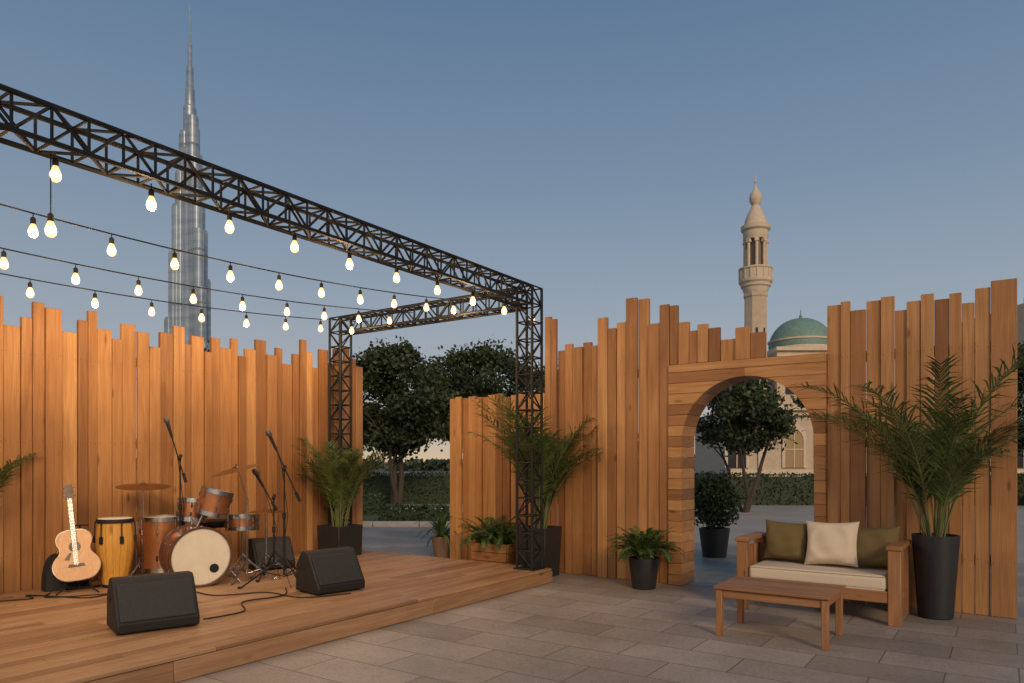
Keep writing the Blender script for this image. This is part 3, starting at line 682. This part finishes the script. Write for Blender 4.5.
for seed,pts in((1,[(-4.3,6.7),(-4.2,6.5),(-3.9,6.6),(-3.6,6.75),(-3.4,6.6)]),(2,[(-2.4,5.6),(-2.2,5.9),(-2.35,6.3),(-2.1,6.6),(-2.2,7.0)]),(3,[(-1.5,6.7),(-1.9,6.5),(-2.3,6.75),(-2.7,6.6),(-3.0,6.8)]),(4,[(-4.55,6.3),(-4.3,6.45),(-4.45,6.6),(-4.15,6.55),(-3.8,6.5),(-3.7,6.9)])):
    b=B(); P=smoothpts(pts,8); b.path([(x,y,DK+.008) for x,y in P],.006,n=6); mkobj('audio_cable',b,M_CABLE)
# ------------------------------------------------ minaret
g=group('mosque_minaret',(20.3,60,0),rad(10)); g.scale=(1,1,1.03); b=B()
b.lathe([(1.15,0),(1.15,6),(1.02,6.3),(.95,6.5),(.92,14.6),(1.0,14.7),(1.0,14.95),(.93,15.05)],n=8)
mkobj('shaft',b,M_STONE,parent=g)
b=B(); b.lathe([(.95,15.0),(1.05,15.25),(1.08,15.4),(1.2,15.5),(1.22,15.7),(1.36,15.85),(1.38,16.05),(1.28,16.05)],n=16)
b.lathe([(1.30,16.05),(1.30,16.85),(1.38,16.87),(1.38,17.0),(1.22,17.0),(1.22,16.1)],n=16)
b.lathe([(.95,19.3),(1.0,19.4),(1.02,19.95),(1.18,20.1),(1.2,20.4),(1.0,20.5)],n=16); b.lathe([(.92,20.5),(.86,20.9),(.6,21.5),(.38,21.9),(.3,22.1)],n=16)
for i in range(16): a=i*math.pi/8; b.box((1.31*math.cos(a),1.31*math.sin(a),16.45),(.10,.10,.8),Matrix.Rotation(a,3,'Z'))
for i in range(8):
    a=i*math.pi/4+.39; b.tube((.86*math.cos(a),.86*math.sin(a),16.05),(.86*math.cos(a),.86*math.sin(a),19.3),.13,.12,n=10)
    b.box((.86*math.cos(a),.86*math.sin(a),19.15),(.34,.34,.3),Matrix.Rotation(a,3,'Z'))
mkobj('balcony_and_gallery',b,M_STONE2,parent=g)
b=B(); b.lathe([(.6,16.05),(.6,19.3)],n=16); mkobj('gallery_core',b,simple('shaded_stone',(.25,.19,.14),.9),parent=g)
b=B(); b.lathe([(.3,22.1),(.36,22.2),(.5,22.5),(.52,22.75),(.42,23.1),(.2,23.4),(.08,23.6),(.06,23.9),(.12,24.0),(.06,24.1),(.03,24.3),(.02,24.8)],n=20); mkobj('finial',b,M_STONE2,parent=g)
b=B()
for z in(8,11.5): 
    for i in range(8): a=i*math.pi/4+math.pi/8; rr=.92*math.cos(math.pi/8)+.012; b.box((rr*math.cos(a),rr*math.sin(a),z),(.03,.2,1.2),Matrix.Rotation(a,3,'Z'))
mkobj('slit_windows',b,M_GLASSD,parent=g)
# ------------------------------------------------ mosque
g=group('domed_mosque',(0,0,0)); b=B()
b.box((29.5,56,2.55),(28,10,5.1)); b.box((25.0,62.5,5.3),(6.2,6,10.6)); b.box((42.5,57,6.6),(9,8,13.2)); mkobj('walls',b,M_STONE,parent=g)
b=B(); b.box((29.5,50.95,5.2),(28.3,.5,.3)); b.box((29.5,50.97,4.75),(28.1,.16,.12)); b.box((29.5,50.96,.4),(28.1,.2,.8)); b.box((25,59.4,10.75),(6.5,.4,.3)); b.box((25,59.42,10.2),(6.3,.2,.15)); b.box((42.5,52.95,13.35),(9.4,.5,.35)); b.box((42.5,52.95,9.0),(9.2,.2,.2))
b.lathe([(2.75,10.6),(2.75,11.1),(2.6,11.15),(2.6,11.7),(2.72,11.75),(2.72,11.9)],Matrix.Translation((25.05,62.5,0)),n=32)
for x in(16,20,24,28,32,36,40): b.box((x+1.6,50.93,2.8),(.4,.2,3.9))
mkobj('cornices_and_drum',b,M_STONE2,parent=g)
def archpoly(w,h):
    P=[(-w/2,0),(w/2,0)]; 
    for i in range(11): a=math.pi*i/10; P.append((w/2*math.cos(a),h-w/2+w/2*math.sin(a)*1.25))
    return P
fr=B();gl=B();gw=B()
for x in(15.9,19.95,23.9,27.5,31.5,35.5,39.5):
    M=Matrix.Translation((x,50.9,1.0)); 
    outer=archpoly(1.7,2.9); inner=archpoly(1.3,2.55)
    (gw if x in(19.95,) else gl).prism(inner,.04,.09,M)
    for (p,q),(s,t) in zip(zip(outer,outer[1:]+outer[:1]),zip(inner,inner[1:]+inner[:1])):
        fr.prism([p,q,t,s],-.04,.1,M)
    fr.box(M@Vector((0,.0,1.2)),(.07,.06,2.4)); fr.box(M@Vector((0,.005,1.3)),(1.28,.06,.07))
for x in(23,26.6): gl.prism(archpoly(.8,2),59.44-.0,59.49,Matrix.Translation((x,0,7)))
for x in(40,43,46):
    gl.prism(archpoly(1.1,2.6),52.93,52.99,Matrix.Translation((x,0,9.6)))
mkobj('window_frames',fr,M_STONE2,parent=g); mkobj('window_glass',gl,M_GLASSD,parent=g)
k=N('lit_window'); k.p.inputs['Base Color'].default_value=(.12,.08,.04,1); k.p.inputs['Emission Color'].default_value=(1,.55,.2,1); k.p.inputs['Emission Strength'].default_value=.16
mkobj('lit_window_glass',gw,k.m,parent=g)
b=B(); prof=[(2.62,11.9)]+[(2.66*math.cos(rad(a))**.92 if a<89 else .02,11.95+2.55*math.sin(rad(a))**1.05) for a in range(4,90,6)]+[(.02,14.6)]
b.lathe(prof,Matrix.Translation((25.05,62.5,-.65)),n=40)
b.lathe([(.1,13.8),(.14,14.0),(.05,14.2),(.02,14.6)],Matrix.Translation((25.05,62.5,0)),n=12)
mkobj('dome',b,M_DOME,parent=g)
# ------------------------------------------------ skyscraper
k=N('tower_glass_cladding_hazed'); tc=k.n('ShaderNodeTexCoord')
mp=k.n('ShaderNodeMapping'); mp.inputs['Scale'].default_value=(.02,.02,.12); k.l(tc.outputs['Object'],mp.inputs[0])
wv=k.n('ShaderNodeTexNoise',Scale=1.0,Detail=3.0); k.l(mp.outputs[0],wv.inputs['Vector'])
m3=k.n('ShaderNodeMapping'); m3.inputs['Scale'].default_value=(.25,.25,.004); k.l(tc.outputs['Object'],m3.inputs[0]); n3=k.n('ShaderNodeTexNoise',Scale=1.0,Detail=2.0); k.l(m3.outputs[0],n3.inputs['Vector'])
c=k.ramp(wv.outputs['Fac'],[(.35,(.27,.35,.44)),(.65,(.38,.46,.54))]); c2=k.ramp(n3.outputs['Fac'],[(.35,(.78,.8,.83)),(.62,(1.12,1.10,1.08))]); c=k.mix('MULTIPLY',1.0,c,c2)  # distance haze is painted into these pale blue-grey cladding colours
k.l(c,k.p.inputs['Base Color']); k.p.inputs['Roughness'].default_value=.4; k.p.inputs['Metallic'].default_value=.3; M_TOW=k.m
g=group('skyscraper',(-577,1290,0)); b=B(); bands=B()
def ycap(y): return 1.4+(462-y)/720*1290
b.lathe([(13,0),(13,ycap(150)),(11,ycap(148)),(11,ycap(108)),(8.6,ycap(106)),(8.2,ycap(90)),(6.4,ycap(88)),(6,ycap(68)),(4,ycap(66)),(3.6,ycap(44)),(1.8,ycap(42)),(.5,ycap(3))],n=20)
wings=[(rad(185),[(11,132),(20,172),(28,205),(36,252),(46,318),(56,370)]),(rad(-35),[(11,118),(20,160),(28,192),(36,232),(46,290),(56,345)]),(rad(65),[(11,126),(20,152),(28,200),(36,226),(46,275),(54,340)])]
for a,ls in wings:
    for d,y in ls:
        z=ycap(y); rr=10.6-.06*d; c=Vector((math.cos(a)*d*.78,math.sin(a)*d*.78,0))
        b.lathe([(rr,0),(rr,z-3),(rr*.9,z-2),(rr*.9,z)],Matrix.Translation(c),n=18)
        zz=90
        while zz<z-20: bands.lathe([(rr+.35,zz),(rr+.35,zz+4)],Matrix.Translation(c),n=18); zz+=95
        for i in range(9):
            t=2*math.pi*i/9; p=c+Vector((math.cos(t)*(rr+.15),math.sin(t)*(rr+.15),0)); b.tube(p,p+Vector((0,0,z-4)),.5,n=4)
mkobj('tower_tiers',b,M_TOW,parent=g); mkobj('mechanical_floor_bands',bands,simple('dark_metal_bands',(.18,.22,.27),.5,scale=.1),parent=g)
# ------------------------------------------------ world + sun
w=bpy.data.worlds.new('World'); scene.world=w; w.use_nodes=True; nt=w.node_tree; nt.nodes.clear()
out=nt.nodes.new('ShaderNodeOutputWorld'); add=nt.nodes.new('ShaderNodeAddShader')
tc=nt.nodes.new('ShaderNodeTexCoord'); sx=nt.nodes.new('ShaderNodeSeparateXYZ'); nt.links.new(tc.outputs['Generated'],sx.inputs[0])
rp=nt.nodes.new('ShaderNodeValToRGB'); nt.links.new(sx.outputs[2],rp.inputs[0]); e=rp.color_ramp.elements
st=[(0,(.66,.49,.31)),(.035,(.50,.44,.38)),(.09,(.39,.395,.42)),(.2,(.29,.345,.415)),(.35,(.19,.265,.365)),(.55,(.105,.182,.30)),(1,(.06,.13,.23))]
while len(e)<len(st): e.new(.5)
for i,(p,c) in enumerate(st): e[i].position=p; e[i].color=(*c,1)
b1=nt.nodes.new('ShaderNodeBackground'); nt.links.new(rp.outputs[0],b1.inputs[0]); b1.inputs[1].default_value=.95
sk=nt.nodes.new('ShaderNodeTexSky'); sk.sky_type='NISHITA'; sk.sun_disc=False; sk.sun_elevation=rad(12); sk.sun_rotation=rad(188)
b2=nt.nodes.new('ShaderNodeBackground'); nt.links.new(sk.outputs[0],b2.inputs[0]); b2.inputs[1].default_value=.008
nt.links.new(b1.outputs[0],add.inputs[0]); nt.links.new(b2.outputs[0],add.inputs[1]); nt.links.new(add.outputs[0],out.inputs[0])
s=bpy.data.lights.new('sun','SUN'); s.energy=1.75; s.angle=rad(16); s.color=(1,.73,.46)
so=bpy.data.objects.new('sun',s); bpy.context.collection.objects.link(so)
so.rotation_euler=Vector((-.30,1,-.50)).to_track_quat('-Z','Y').to_euler()
# ------------------------------------------------ camera
cam=bpy.data.cameras.new('camera'); co=bpy.data.objects.new('camera',cam); bpy.context.collection.objects.link(co)
co.location=(0,0,1.4); co.rotation_euler=(rad(90),0,0); cam.sensor_width=36; cam.lens=720/1024*36; cam.shift_y=(462-341.5)/1024; cam.clip_end=8000; cam.clip_start=.05
scene.camera=co
